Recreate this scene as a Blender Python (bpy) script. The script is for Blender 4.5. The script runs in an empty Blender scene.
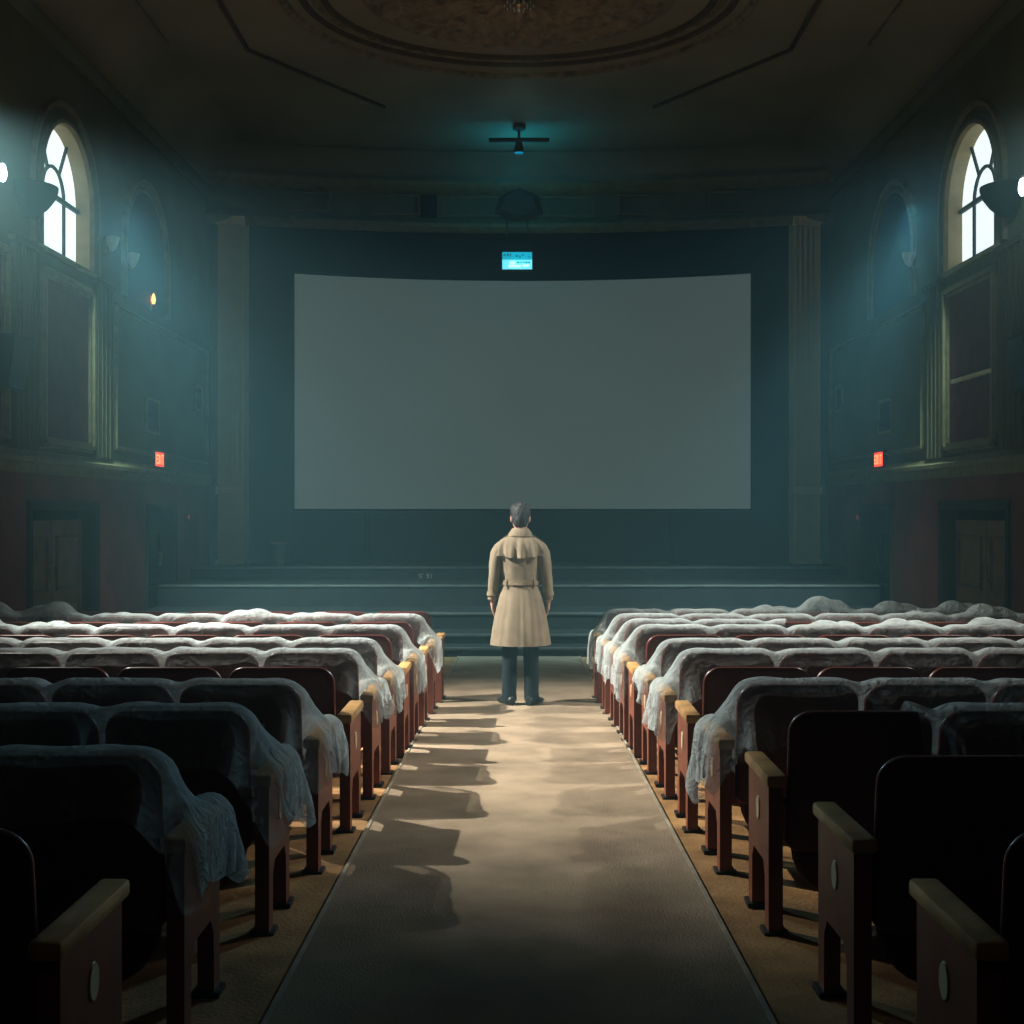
import bpy, bmesh, math, random
import numpy as np
from mathutils import Vector, Matrix
PI = math.pi
R = random.Random(7)
scene = bpy.context.scene
C = scene.collection
W = 5.2            # half width of the hall
CZ = 7.44          # ceiling height
SL = 0.025         # the floor falls towards the stage
def fz(y): return -SL * y

# ------------------------------------------------------------------ materials
def mat(name, col, rough=0.6, var=0.25, nscale=6.0, bump=0.0, bscale=40.0, metal=0.0, spec=0.3, emit=None, estr=0.0):
    m = bpy.data.materials.new(name); m.use_nodes = True
    nt = m.node_tree; N = nt.nodes; L = nt.links
    b = N['Principled BSDF']
    b.inputs['Roughness'].default_value = rough; b.inputs['Metallic'].default_value = metal
    b.inputs['Specular IOR Level'].default_value = spec
    tc = N.new('ShaderNodeTexCoord')
    if var > 0:
        nz = N.new('ShaderNodeTexNoise'); nz.inputs['Scale'].default_value = nscale; nz.inputs['Detail'].default_value = 5
        L.new(tc.outputs['Object'], nz.inputs['Vector'])
        rp = N.new('ShaderNodeValToRGB')
        rp.color_ramp.elements[0].position = 0.3; rp.color_ramp.elements[1].position = 0.7
        rp.color_ramp.elements[0].color = tuple(c * (1 - var) for c in col) + (1,)
        rp.color_ramp.elements[1].color = tuple(min(1, c * (1 + var)) for c in col) + (1,)
        L.new(nz.outputs['Fac'], rp.inputs['Fac']); L.new(rp.outputs['Color'], b.inputs['Base Color'])
    else:
        b.inputs['Base Color'].default_value = tuple(col) + (1,)
    if bump > 0:
        n2 = N.new('ShaderNodeTexNoise'); n2.inputs['Scale'].default_value = bscale; n2.inputs['Detail'].default_value = 3
        L.new(tc.outputs['Object'], n2.inputs['Vector'])
        bp = N.new('ShaderNodeBump'); bp.inputs['Strength'].default_value = bump; bp.inputs['Distance'].default_value = 0.02
        L.new(n2.outputs['Fac'], bp.inputs['Height']); L.new(bp.outputs['Normal'], b.inputs['Normal'])
    if emit:
        b.inputs['Emission Color'].default_value = tuple(emit) + (1,); b.inputs['Emission Strength'].default_value = estr
    return m

M = {}
M['carpet'] = mat('carpet', (0.235, 0.193, 0.142), 0.95, 0.22, 3.0, 0.4, 120, spec=0.05)
M['carpet_edge'] = mat('carpet_edge', (0.24, 0.22, 0.17), 0.6, 0.25, 9)
M['floor'] = mat('floor_boards', (0.27, 0.165, 0.075), 0.8, 0.4, 4.0, 0.3, 60, spec=0.12)
M['olive'] = mat('olive_plaster', (0.135, 0.115, 0.068), 0.75, 0.15, 2.0, 0.1, 30)
M['gold'] = mat('dull_gilt', (0.21, 0.16, 0.075), 0.55, 0.2, 8.0)
M['column'] = mat('column_gilt', (0.75, 0.54, 0.26), 0.6, 0.04, 8.0)
M['pilaster'] = mat('pilaster_paint', (0.11, 0.088, 0.046), 0.75, 0.1, 8.0, spec=0.1)
M['cream'] = mat('cream_paint', (0.36, 0.29, 0.16), 0.6, 0.12, 6.0)
M['panel'] = mat('maroon_panel', (0.13, 0.03, 0.034), 0.85, 0.2, 5.0, 0.2, 80)
M['maroon'] = mat('maroon_wall', (0.09, 0.022, 0.016), 0.7, 0.2, 1.5)
M['door'] = mat('door_wood', (0.19, 0.105, 0.05), 0.55, 0.25, 5.0)
M['dark'] = mat('near_black', (0.012, 0.012, 0.014), 0.6, 0.1, 5.0)
M['bowl'] = mat('matt_black_bowl', (0.005, 0.006, 0.007), 0.9, 0.0, spec=0.02)
M['alarm'] = mat('alarm_red', (0.35, 0.05, 0.04), 0.5, 0, emit=(1.0, 0.12, 0.08), estr=0.12)
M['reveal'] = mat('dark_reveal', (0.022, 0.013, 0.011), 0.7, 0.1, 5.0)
M['ceiling'] = mat('ceiling_plaster', (0.27, 0.205, 0.135), 0.9, 0.15, 0.8, 0.1, 10)
M['relief'] = mat('medallion_plaster', (0.2, 0.15, 0.10), 0.85, 0.45, 9.0, 0.6, 14)
M['ringdark'] = mat('ring_groove', (0.085, 0.052, 0.035), 0.8, 0.3, 9.0)
M['black'] = mat('black_masking', (0.017, 0.02, 0.024), 0.95, 0.15, 1.2, spec=0.02)
M['stage'] = mat('stage_paint', (0.016, 0.016, 0.015), 0.75, 0.2, 3.0)
M['nosing'] = mat('step_nosing', (0.09, 0.085, 0.072), 0.6, 0.2, 7.0)
M['shell'] = mat('back_shell', (0.12, 0.032, 0.022), 0.36, 0.18, 5.0, spec=0.45)
M['pad'] = mat('maroon_upholstery', (0.11, 0.018, 0.018), 0.85, 0.2, 12.0, 0.3, 90)
M['wood'] = mat('light_armrest_wood', (0.42, 0.25, 0.10), 0.45, 0.25, 9.0)
M['endwood'] = mat('red_brown_end_panel', (0.19, 0.058, 0.032), 0.45, 0.25, 7.0)
M['iron'] = mat('dark_iron', (0.03, 0.026, 0.024), 0.45, 0.2, 9.0, metal=0.4)
M['plate'] = mat('ivory_plate', (0.55, 0.45, 0.28), 0.5, 0.1, 12.0)
M['brass'] = mat('dull_brass', (0.35, 0.25, 0.10), 0.4, 0.2, 9.0, metal=0.7)
M['coat'] = mat('tan_gabardine', (0.225, 0.19, 0.14), 0.85, 0.12, 10.0, 0.10, 45, spec=0.1)
M['coat_dark'] = mat('tan_gabardine_dark', (0.22, 0.18, 0.125), 0.85, 0.12, 10.0, 0.25, 45, spec=0.1)  # slightly deeper tan for the belt and cuff straps
M['trousers'] = mat('dark_blue_trousers', (0.008, 0.016, 0.022), 0.9, 0.2, 12.0, 0.2, 60)
M['shoe'] = mat('dark_leather', (0.02, 0.024, 0.028), 0.4, 0.2, 12.0)
M['skin'] = mat('skin', (0.48, 0.29, 0.21), 0.55, 0.08, 12.0)
M['hair'] = mat('greying_dark_hair', (0.04, 0.04, 0.044), 0.45, 0.9, 55.0, 0.8, 60)
M['glass_pane'] = mat('daylit_frosted_pane', (0.8, 0.85, 0.85), 0.5, 0, emit=(0.80, 0.93, 0.95), estr=1.0)
M['lead'] = mat('window_bar', (0.06, 0.07, 0.075), 0.6, 0.1, 9.0)
M['exit_face'] = mat('exit_face', (0.5, 0.03, 0.02), 0.5, 0, emit=(1.0, 0.06, 0.03), estr=1.5)
M['exit_letter'] = mat('exit_letters', (0.9, 0.4, 0.2), 0.5, 0, emit=(1.0, 0.36, 0.16), estr=1.3)
M['cyan_lo'] = mat('cyan_sign_band', (0.0, 0.4, 0.5), 0.5, 0, emit=(0.02, 0.52, 0.66), estr=0.65)
M['cyan_hi'] = mat('cyan_sign_face', (0.4, 0.8, 0.85), 0.5, 0, emit=(0.22, 0.88, 1.0), estr=0.75)
M['cyan_mark'] = mat('cyan_sign_marks', (0.0, 0.2, 0.3), 0.5, 0, emit=(0.0, 0.20, 0.30), estr=0.6)
M['cyan_white'] = mat('cyan_sign_white', (0.8, 0.9, 0.95), 0.5, 0, emit=(0.75, 0.95, 1.0), estr=0.8)
M['lens'] = mat('lamp_lens', (0.9, 0.95, 1.0), 0.3, 0, emit=(0.75, 0.97, 1.0), estr=9.0)
M['bulb'] = mat('orange_bulb', (0.9, 0.4, 0.1), 0.3, 0, emit=(1.0, 0.36, 0.10), estr=3.0)
M['shade'] = mat('pale_glass_shade', (0.26, 0.26, 0.2), 0.4, 0.1, 9.0, emit=(0.8, 0.85, 0.7), estr=0.03)
M['crystal'] = mat('crystal', (0.6, 0.75, 0.8), 0.15, 0.1, 9.0, emit=(0.3, 0.6, 0.7), estr=0.05)  # faint bluish glow put into the crystals for their glints
M['pale'] = mat('pale_marks', (0.30, 0.22, 0.19), 0.7, 0.3, 30.0)
M['bluegrey'] = mat('blue_grey_cover', (0.035, 0.05, 0.065), 0.6, 0.1, 9.0)
M['batten'] = mat('pale_wood_bar', (0.75, 0.62, 0.40), 0.6, 0.15, 9.0)
M['zinc'] = mat('grey_metal', (0.13, 0.14, 0.14), 0.5, 0.2, 9.0, metal=0.3)

def wall_material():
    m = bpy.data.materials.new('hall_wall'); m.use_nodes = True
    nt = m.node_tree; N = nt.nodes; L = nt.links; b = N['Principled BSDF']
    b.inputs['Roughness'].default_value = 0.75; b.inputs['Specular IOR Level'].default_value = 0.2
    g = N.new('ShaderNodeNewGeometry'); s = N.new('ShaderNodeSeparateXYZ'); L.new(g.outputs['Position'], s.inputs[0])
    st = N.new('ShaderNodeMath'); st.operation = 'GREATER_THAN'; st.inputs[1].default_value = 1.9
    L.new(s.outputs['Z'], st.inputs[0])
    nz = N.new('ShaderNodeTexNoise'); nz.inputs['Scale'].default_value = 1.6; nz.inputs['Detail'].default_value = 6
    L.new(g.outputs['Position'], nz.inputs['Vector'])
    def ramp(c, v):
        r = N.new('ShaderNodeValToRGB')
        r.color_ramp.elements[0].position = .3; r.color_ramp.elements[1].position = .7
        r.color_ramp.elements[0].color = tuple(x * (1 - v) for x in c) + (1,)
        r.color_ramp.elements[1].color = tuple(x * (1 + v) for x in c) + (1,)
        L.new(nz.outputs['Fac'], r.inputs['Fac']); return r
    lo = ramp((0.18, 0.036, 0.025), .25); hi = ramp((0.13, 0.11, 0.065), .15)
    mx = N.new('ShaderNodeMixRGB'); L.new(st.outputs[0], mx.inputs[0])
    L.new(lo.outputs[0], mx.inputs[1]); L.new(hi.outputs[0], mx.inputs[2])
    L.new(mx.outputs[0], b.inputs['Base Color'])
    return m
M['wall'] = wall_material()

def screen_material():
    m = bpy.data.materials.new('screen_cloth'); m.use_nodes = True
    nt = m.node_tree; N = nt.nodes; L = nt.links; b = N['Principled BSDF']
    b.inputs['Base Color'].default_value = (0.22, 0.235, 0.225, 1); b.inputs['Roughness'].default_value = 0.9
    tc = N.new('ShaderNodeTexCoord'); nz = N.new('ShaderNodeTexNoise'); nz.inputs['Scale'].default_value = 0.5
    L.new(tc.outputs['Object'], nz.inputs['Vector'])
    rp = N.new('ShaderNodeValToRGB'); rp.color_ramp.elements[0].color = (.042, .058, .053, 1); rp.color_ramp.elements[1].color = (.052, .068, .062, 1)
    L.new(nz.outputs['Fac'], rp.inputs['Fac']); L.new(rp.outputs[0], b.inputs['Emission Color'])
    b.inputs['Emission Strength'].default_value = 1.0  # faint glow put into the cloth in place of light falling on it
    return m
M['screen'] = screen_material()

def sheet_material():
    m = bpy.data.materials.new('gauzy_dust_sheet'); m.use_nodes = True
    nt = m.node_tree; N = nt.nodes; L = nt.links
    N.remove(N['Principled BSDF']); out = N['Material Output']
    d = N.new('ShaderNodeBsdfDiffuse'); d.inputs['Color'].default_value = (0.46, 0.55, 0.57, 1)
    t = N.new('ShaderNodeBsdfTranslucent'); t.inputs['Color'].default_value = (0.70, 0.78, 0.79, 1)
    a = N.new('ShaderNodeMixShader'); a.inputs[0].default_value = 0.35
    L.new(d.outputs[0], a.inputs[1]); L.new(t.outputs[0], a.inputs[2])
    tr = N.new('ShaderNodeBsdfTransparent')
    lw = N.new('ShaderNodeLayerWeight'); lw.inputs['Blend'].default_value = 0.45
    tc = N.new('ShaderNodeTexCoord'); nz = N.new('ShaderNodeTexNoise'); nz.inputs['Scale'].default_value = 9; nz.inputs['Detail'].default_value = 5; nz.inputs['Distortion'].default_value = 1.5
    L.new(tc.outputs['Object'], nz.inputs['Vector'])
    ma = N.new('ShaderNodeMath'); ma.operation = 'MULTIPLY_ADD'; ma.inputs[1].default_value = 0.72; ma.inputs[2].default_value = 0.25
    L.new(lw.outputs['Facing'], ma.inputs[0])
    mb_ = N.new('ShaderNodeMath'); mb_.operation = 'MULTIPLY_ADD'; mb_.inputs[1].default_value = 0.5; mb_.inputs[2].default_value = -0.25
    L.new(nz.outputs['Fac'], mb_.inputs[0])
    ad = N.new('ShaderNodeMath'); ad.operation = 'ADD'; ad.use_clamp = True
    L.new(ma.outputs[0], ad.inputs[0]); L.new(mb_.outputs[0], ad.inputs[1])
    mx = N.new('ShaderNodeMixShader'); L.new(ad.outputs[0], mx.inputs[0]); L.new(tr.outputs[0], mx.inputs[1]); L.new(a.outputs[0], mx.inputs[2])
    n3 = N.new('ShaderNodeTexNoise'); n3.inputs['Scale'].default_value = 10; n3.inputs['Detail'].default_value = 6; n3.inputs['Distortion'].default_value = 2.5; L.new(tc.outputs['Object'], n3.inputs['Vector'])
    bp = N.new('ShaderNodeBump'); bp.inputs['Strength'].default_value = 1.0; bp.inputs['Distance'].default_value = 0.05
    L.new(n3.outputs['Fac'], bp.inputs['Height']); L.new(bp.outputs[0], d.inputs['Normal']); L.new(bp.outputs[0], t.inputs['Normal'])
    L.new(mx.outputs[0], out.inputs['Surface'])
    return m
M['sheet'] = sheet_material()

# ------------------------------------------------------------------ mesh helpers
class MB:
    def __init__(s): s.v = []; s.f = []
    def add(s, vs, fs):
        b = len(s.v); s.v += [tuple(p) for p in vs]; s.f += [tuple(i + b for i in f) for f in fs]; return s
    def box(s, x0, x1, y0, y1, z0, z1, b=0.0):
        x0, x1 = min(x0, x1), max(x0, x1); y0, y1 = min(y0, y1), max(y0, y1); z0, z1 = min(z0, z1), max(z0, z1)
        if b <= 0:
            vs = [(x, y, z) for x in (x0, x1) for y in (y0, y1) for z in (z0, z1)]
            return s.add(vs, [(0, 1, 3, 2), (4, 6, 7, 5), (0, 4, 5, 1), (2, 3, 7, 6), (0, 2, 6, 4), (1, 5, 7, 3)])
        bm = bmesh.new(); bmesh.ops.create_cube(bm, size=1)
        for v in bm.verts: v.co = Vector(((x0 + x1) / 2 + v.co.x * (x1 - x0), (y0 + y1) / 2 + v.co.y * (y1 - y0), (z0 + z1) / 2 + v.co.z * (z1 - z0)))
        bmesh.ops.bevel(bm, geom=list(bm.edges), offset=b, segments=2, affect='EDGES', profile=0.5)
        bm.verts.index_update()
        s.add([v.co[:] for v in bm.verts], [tuple(v.index for v in f.verts) for f in bm.faces]); bm.free(); return s
    def loft(s, rings, closed=True, cap0=True, cap1=True):
        """rings: equal-length lists of points; a ring of one point closes to a tip"""
        base = len(s.v); idx = []
        for r in rings:
            idx.append(list(range(len(s.v), len(s.v) + len(r)))); s.v += [tuple(p) for p in r]
        for a, b in zip(idx[:-1], idx[1:]):
            n = max(len(a), len(b)); m = n if closed else n - 1
            for i in range(m):
                j = (i + 1) % n
                if len(a) == 1: s.f.append((a[0], b[i], b[j]))
                elif len(b) == 1: s.f.append((a[i], a[j], b[0]))
                else: s.f.append((a[i], a[j], b[j], b[i]))
        if cap0 and len(idx[0]) > 2: s.f.append(tuple(idx[0][::-1]))
        if cap1 and len(idx[-1]) > 2: s.f.append(tuple(idx[-1]))
        return s
    def tube(s, pts, r, n=8, cap=True):
        pts = [Vector(p) for p in pts]; rs = r if isinstance(r, (list, tuple)) else [r] * len(pts)
        rings = []; up = None
        for i, p in enumerate(pts):
            d = (pts[min(i + 1, len(pts) - 1)] - pts[max(i - 1, 0)]).normalized()
            if up is None: up = Vector((0, 0, 1)) if abs(d.z) < .9 else Vector((0, 1, 0))
            a = d.cross(up).normalized(); b = a.cross(d).normalized(); up = b
            rings.append([p + (a * math.cos(2 * PI * k / n) + b * math.sin(2 * PI * k / n)) * rs[i] for k in range(n)])
        return s.loft(rings, True, cap, cap)
    def lathe(s, prof, c=(0, 0, 0), n=20):
        rings = []
        for r, z in prof:
            if r < 1e-5: rings.append([(c[0], c[1], c[2] + z)])
            else: rings.append([(c[0] + r * math.cos(2 * PI * k / n), c[1] + r * math.sin(2 * PI * k / n), c[2] + z) for k in range(n)])
        return s.loft(rings)
    def ell(s, c, r, n=14, m=9):
        rings = []
        for i in range(m + 1):
            t = PI * i / m; q = math.sin(t)
            if i in (0, m): rings.append([(c[0], c[1], c[2] + r[2] * math.cos(t))])
            else: rings.append([(c[0] + r[0] * q * math.cos(2 * PI * k / n), c[1] + r[1] * q * math.sin(2 * PI * k / n), c[2] + r[2] * math.cos(t)) for k in range(n)])
        return s.loft(rings)
    def prism(s, poly, axis, a0, a1):
        """extrude a 2-D polygon along x ('x': poly in yz), y (xz) or z (xy)"""
        def P(u, v, a): return {'x': (a, u, v), 'y': (u, a, v), 'z': (u, v, a)}[axis]
        return s.loft([[P(u, v, a0) for u, v in poly], [P(u, v, a1) for u, v in poly]])
    def mesh(s, name, smooth=True, ang=38, recalc=True):
        me = bpy.data.meshes.new(name); me.from_pydata(s.v, [], s.f)
        if recalc:
            bm = bmesh.new(); bm.from_mesh(me); bmesh.ops.recalc_face_normals(bm, faces=bm.faces); bm.to_mesh(me); bm.free()
        if smooth:
            me.polygons.foreach_set('use_smooth', [True] * len(me.polygons))
            me.set_sharp_from_angle(angle=math.radians(ang))
        return me
    def build(s, name, m, parent=None, **k):
        me = s.mesh(name, **k); me.materials.append(m)
        o = bpy.data.objects.new(name, me); C.objects.link(o)
        if parent: o.parent = parent
        return o

def tag(o, label=None, cat=None, group=None, kind=None):
    if label: o['label'] = label
    if cat: o['category'] = cat
    if group: o['group'] = group
    if kind: o['kind'] = kind
    return o
def empty(name, loc=(0, 0, 0), rz=0.0):
    o = bpy.data.objects.new(name, None); C.objects.link(o); o.location = loc; o.rotation_euler = (0, 0, rz); o.empty_display_size = .1
    return o
def struct(o, label, cat=None): return tag(o, label, cat, kind='structure')
def copy_tree(o, parent=None):
    c = o.copy(); C.objects.link(c); c.parent = parent
    for ch in list(o.children): copy_tree(ch, c)
    return c

# ------------------------------------------------------------------ floor, carpet
Y0, YS = -3.0, 15.5
mb = MB(); mb.loft([[(-W - .3, Y0, fz(Y0)), (W + .3, Y0, fz(Y0))], [(-W - .3, 22.6, fz(22.6)), (W + .3, 22.6, fz(22.6))]], closed=False, cap0=False, cap1=False)
struct(mb.build('floor', M['floor'], recalc=False), 'worn orange brown floor sloping down towards the stage', 'floor')
mb = MB()
n = 60; rows_ = []
for i in range(n + 1):
    y = Y0 + (YS - Y0) * i / n
    rows_.append([(x, y, fz(y) + .008) for x in np.linspace(-.755, .755, 9)])
mb.loft(rows_, closed=False, cap0=False, cap1=False)
struct(mb.build('carpet_runner', M['carpet'], recalc=False), 'faded brown carpet runner down the central aisle', 'carpet')
for i, s in enumerate((-1, 1)):
    mb = MB(); x0, x1 = s * .748, s * .764
    mb.loft([[(x0, Y0, fz(Y0)), (x1, Y0, fz(Y0)), (x1, Y0, fz(Y0) + .014), (x0, Y0, fz(Y0) + .014)],
             [(x0, YS, fz(YS)), (x1, YS, fz(YS)), (x1, YS, fz(YS) + .014), (x0, YS, fz(YS) + .014)]])
    struct(mb.build('trim_%d' % (i + 1), M['carpet_edge']), 'pale edging strip along the %s side of the aisle carpet' % ('left' if s < 0 else 'right'), 'edging')

# ------------------------------------------------------------------ side walls
WIN_Y, WIN_R, WIN_SILL, WIN_SPR = 14.31, 0.785, 4.32, 5.05
REC = 0.17
D1 = (13.25, 15.28, 1.44)      # door opening: y0, y1, top
D2 = (17.45, 18.75, 1.42)
BLIND = (17.35, 1.08, 4.25, 4.95)
def arch_outline(yc, r, z0, zs, n=24):
    pts = [(yc - r, z0), (yc + r, z0), (yc + r, zs)]
    pts += [(yc + r * math.cos(PI * k / n), zs + r * math.sin(PI * k / n)) for k in range(1, n)]
    pts += [(yc - r, zs)]
    return pts
def rect(y0, y1, z0, z1): return [(y0, z0), (y1, z0), (y1, z1), (y0, z1)]
def plate_with_holes(outer, holes, tf):
    bm = bmesh.new(); es = []
    for loop in [outer] + holes:
        vs = [bm.verts.new(tf(u, v)) for u, v in loop]
        es += [bm.edges.new((vs[i], vs[(i + 1) % len(vs)])) for i in range(len(vs))]
    bmesh.ops.triangle_fill(bm, edges=es, use_beauty=True, use_dissolve=False)
    bm.verts.index_update()
    v = [x.co[:] for x in bm.verts]; f = [tuple(a.index for a in q.verts) for q in bm.faces]; bm.free()
    return v, f
def band(mb, P, y0, y1, prof):
    """horizontal moulding: prof = list of (inward, z)"""
    mb.loft([[P(a, y0, z) for a, z in prof], [P(a, y1, z) for a, z in prof]])
def vband(mb, P, y0, y1, z0, z1, flutes=3, d=.05):
    w = (y1 - y0); prof = [(0, y0)]
    for k in range(flutes):
        a = y0 + w * k / flutes; b = y0 + w * (k + 1) / flutes; q = (b - a)
        prof += [(d, a + .02 * q), (d, a + .3 * q), (d * .35, a + .4 * q), (d * .35, a + .6 * q), (d * .8, a + .68 * q), (d * .8, b - .06 * q), (d * .2, b - .02 * q)]
    prof += [(0, y1)]
    mb.loft([[P(a, y, z0) for a, y in prof], [P(a, y, z1) for a, y in prof]])
def frame(mb, P, y0, y1, z0, z1, w=.12, d=.04):
    for (k, (ww, dd)) in enumerate(((w, d), (w * .45, d * 1.8))):
        o = 0 if k == 0 else w * .25
        def bx(a, b, c, e):
            mb.loft([[P(0, a, c), P(0, b, c), P(0, b, e), P(0, a, e)], [P(dd, a + .006, c + .006), P(dd, b - .006, c + .006), P(dd, b - .006, e - .006), P(dd, a + .006, e - .006)]])
        bx(y0 + o, y0 + o + ww, z0 + o, z1 - o); bx(y1 - o - ww, y1 - o, z0 + o, z1 - o)
        bx(y0 + o, y1 - o, z0 + o, z0 + o + ww); bx(y0 + o, y1 - o, z1 - o - ww, z1 - o)
def arch_ring(mb, P, yc, zs, r0, r1, d0, d1, z0=None, n=32):
    sec = []
    path = [(PI * k / n) for k in range(n + 1)]
    pts = []
    if z0 is not None: pts.append(('leg', 1, z0))
    rings = []
    def ring(y0, z0_, y1, z1): return [P(d0, y0, z0_), P(d1, y0 * .8 + y1 * .2, z0_ * .8 + z1 * .2), P(d1, y0 * .2 + y1 * .8, z0_ * .2 + z1 * .8), P(d0, y1, z1)]
    if z0 is not None: rings.append(ring(yc + r0, z0, yc + r1, z0))
    for t in path: rings.append(ring(yc + r0 * math.cos(t), zs + r0 * math.sin(t), yc + r1 * math.cos(t), zs + r1 * math.sin(t)))
    if z0 is not None: rings.append(ring(yc - r0, z0, yc - r1, z0))
    mb.loft(rings)

for si, s in enumerate((-1, 1)):
    side = 'left' if s < 0 else 'right'
    P = lambda a, y, z, s=s: (s * (W - a), y, z)
    outer = rect(Y0, 22.6, -.6, CZ + .1)
    holes = [arch_outline(WIN_Y, WIN_R, WIN_SILL, WIN_SPR), rect(D1[0], D1[1], -.5, D1[2]), rect(D2[0], D2[1], -.55, D2[2])]
    v, f = plate_with_holes(outer, holes, lambda y, z: P(0, y, z))
    wl = struct(MB().add(v, f).build('wall_' + side, M['wall'], smooth=False), 'dim %s side wall, olive plaster above a maroon dado' % side, 'wall')
    # belt moulding
    mb = MB(); band(mb, P, Y0, 21.0, [(0, 1.83), (.03, 1.83), (.05, 1.87), (.05, 1.93), (.09, 1.95), (.09, 2.0), (.045, 2.03), (.03, 2.07), (0, 2.08)])
    mb.build('belt_moulding', M['gold'], wl)
    # pilasters between the bays
    for a, b in ((12.72, 13.38), (15.22, 15.8)):
        mb = MB(); vband(mb, P, a, b, 2.08, 4.22, 4, .07); band(mb, P, a - .04, b + .04, [(0, 4.2), (.075, 4.2), (.085, 4.24), (.085, 4.26), (0, 4.26)])
        mb.build('pilaster', M['pilaster'], wl)
    for a, b in ((10.4, 12.6), (13.46, 15.14)):
        mb = MB(); frame(mb, P, a, b, 2.12, 4.12, .13, .045); mb.build('panel_frame', M['gold'], wl)
        mb = MB(); mb.loft([[P(.012, a + .1, 2.2), P(.012, b - .1, 2.2), P(.012, b - .1, 4.04), P(.012, a + .1, 4.04)]], cap1=False)
        mb.f = [(0, 1, 2, 3)]; mb.build('cloth_panel', M['panel'], wl)
    mb = MB(); frame(mb, P, 15.95, 20.7, 2.2, 4.1, .07, .03); mb.build('panel_frame', M['gold'], wl)
    # blind arch
    mb = MB(); arch_ring(mb, P, BLIND[0], BLIND[3], BLIND[1] - .1, BLIND[1], 0, .05, BLIND[2]); arch_ring(mb, P, BLIND[0], BLIND[3], BLIND[1] - .2, BLIND[1] - .15, 0, .03, BLIND[2])
    mb.build('blind_arch', M['gold'], wl)
    mb = MB(); pts = arch_outline(BLIND[0], BLIND[1] - .2, BLIND[2], BLIND[3]); mb.add([P(.004, y, z) for y, z in pts], [tuple(range(len(pts)))])
    mb.build('arch_panel', M['bluegrey'], wl)
    # picture rail high up
    mb = MB(); band(mb, P, Y0, 21.0, [(0, 6.62), (.05, 6.62), (.1, 6.72), (.1, 6.78), (0, 6.8)]); mb.build('upper_rail', M['olive'], wl)
    # ---- arched window
    wn = 'window_%d' % (si + 1)
    wroot = empty(wn, (s * W, WIN_Y, WIN_SILL)); struct(wroot, 'bright arched window high on the %s wall' % side, 'window')
    def wp(o): o.parent = wroot; o.matrix_parent_inverse = Matrix.Translation(-Vector((s * W, WIN_Y, WIN_SILL))); return o
    pts = arch_outline(WIN_Y, WIN_R, WIN_SILL, WIN_SPR)
    mb = MB(); mb.loft([[P(0, y, z) for y, z in pts], [P(-REC, y, z) for y, z in pts]], cap0=False, cap1=False); wp(mb.build('window_reveal', M['cream'], smooth=False))
    mb = MB(); mb.add([P(-REC, y, z) for y, z in pts], [tuple(range(len(pts)))]); wp(mb.build('pane', M['glass_pane'], smooth=False))
    mb = MB()
    r_in = .33
    def bar(y0, z0, y1, z1, w=.022): mb.tube([P(-REC + .02, y0, z0), P(-REC + .02, y1, z1)], w, 6)
    bar(WIN_Y - WIN_R, WIN_SPR, WIN_Y + WIN_R, WIN_SPR, .032)
    for q in (-1, 1): bar(WIN_Y + q * r_in, WIN_SILL, WIN_Y + q * r_in, WIN_SPR)
    for ang in (58, 122): bar(WIN_Y + r_in * math.cos(math.radians(ang)), WIN_SPR + r_in * math.sin(math.radians(ang)), WIN_Y + WIN_R * math.cos(math.radians(ang)), WIN_SPR + WIN_R * math.sin(math.radians(ang)))
    mb.tube([P(-REC + .02, WIN_Y + r_in * math.cos(PI * k / 16), WIN_SPR + r_in * math.sin(PI * k / 16)) for k in range(17)], .022, 6)
    wp(mb.build('glazing_bars', M['lead']))
    mb = MB(); arch_ring(mb, P, WIN_Y, WIN_SPR, WIN_R, WIN_R + .07, 0, .05, WIN_SILL); wp(mb.build('architrave', M['gold']))
    mb = MB(); arch_ring(mb, P, WIN_Y, WIN_SPR, WIN_R + .2, WIN_R + .27, 0, .045, WIN_SILL); wp(mb.build('hood_moulding', M['gold']))
    mb = MB(); mb.box(*sorted((s * (W + REC), s * (W - .05))), WIN_Y - WIN_R - .1, WIN_Y + WIN_R + .1, WIN_SILL - .05, WIN_SILL); wp(mb.build('sill', M['cream']))
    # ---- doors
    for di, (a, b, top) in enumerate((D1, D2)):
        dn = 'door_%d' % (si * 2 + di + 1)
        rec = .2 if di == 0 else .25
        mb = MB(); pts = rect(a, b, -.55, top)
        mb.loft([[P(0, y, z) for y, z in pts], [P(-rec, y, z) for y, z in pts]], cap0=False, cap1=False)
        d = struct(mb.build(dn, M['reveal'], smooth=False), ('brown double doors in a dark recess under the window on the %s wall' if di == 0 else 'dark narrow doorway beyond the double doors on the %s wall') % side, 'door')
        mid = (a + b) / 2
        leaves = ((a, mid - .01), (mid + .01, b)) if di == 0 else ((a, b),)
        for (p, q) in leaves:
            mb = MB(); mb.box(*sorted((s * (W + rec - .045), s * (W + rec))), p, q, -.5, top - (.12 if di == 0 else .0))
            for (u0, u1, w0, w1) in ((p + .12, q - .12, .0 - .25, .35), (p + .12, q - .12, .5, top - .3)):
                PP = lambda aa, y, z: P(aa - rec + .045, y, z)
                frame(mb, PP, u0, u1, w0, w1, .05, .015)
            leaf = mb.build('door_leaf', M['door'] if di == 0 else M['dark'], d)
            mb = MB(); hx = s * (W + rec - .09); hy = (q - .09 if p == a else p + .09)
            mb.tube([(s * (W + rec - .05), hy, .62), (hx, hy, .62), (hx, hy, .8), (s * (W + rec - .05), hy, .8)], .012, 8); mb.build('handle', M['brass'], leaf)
        mb = MB()
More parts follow.
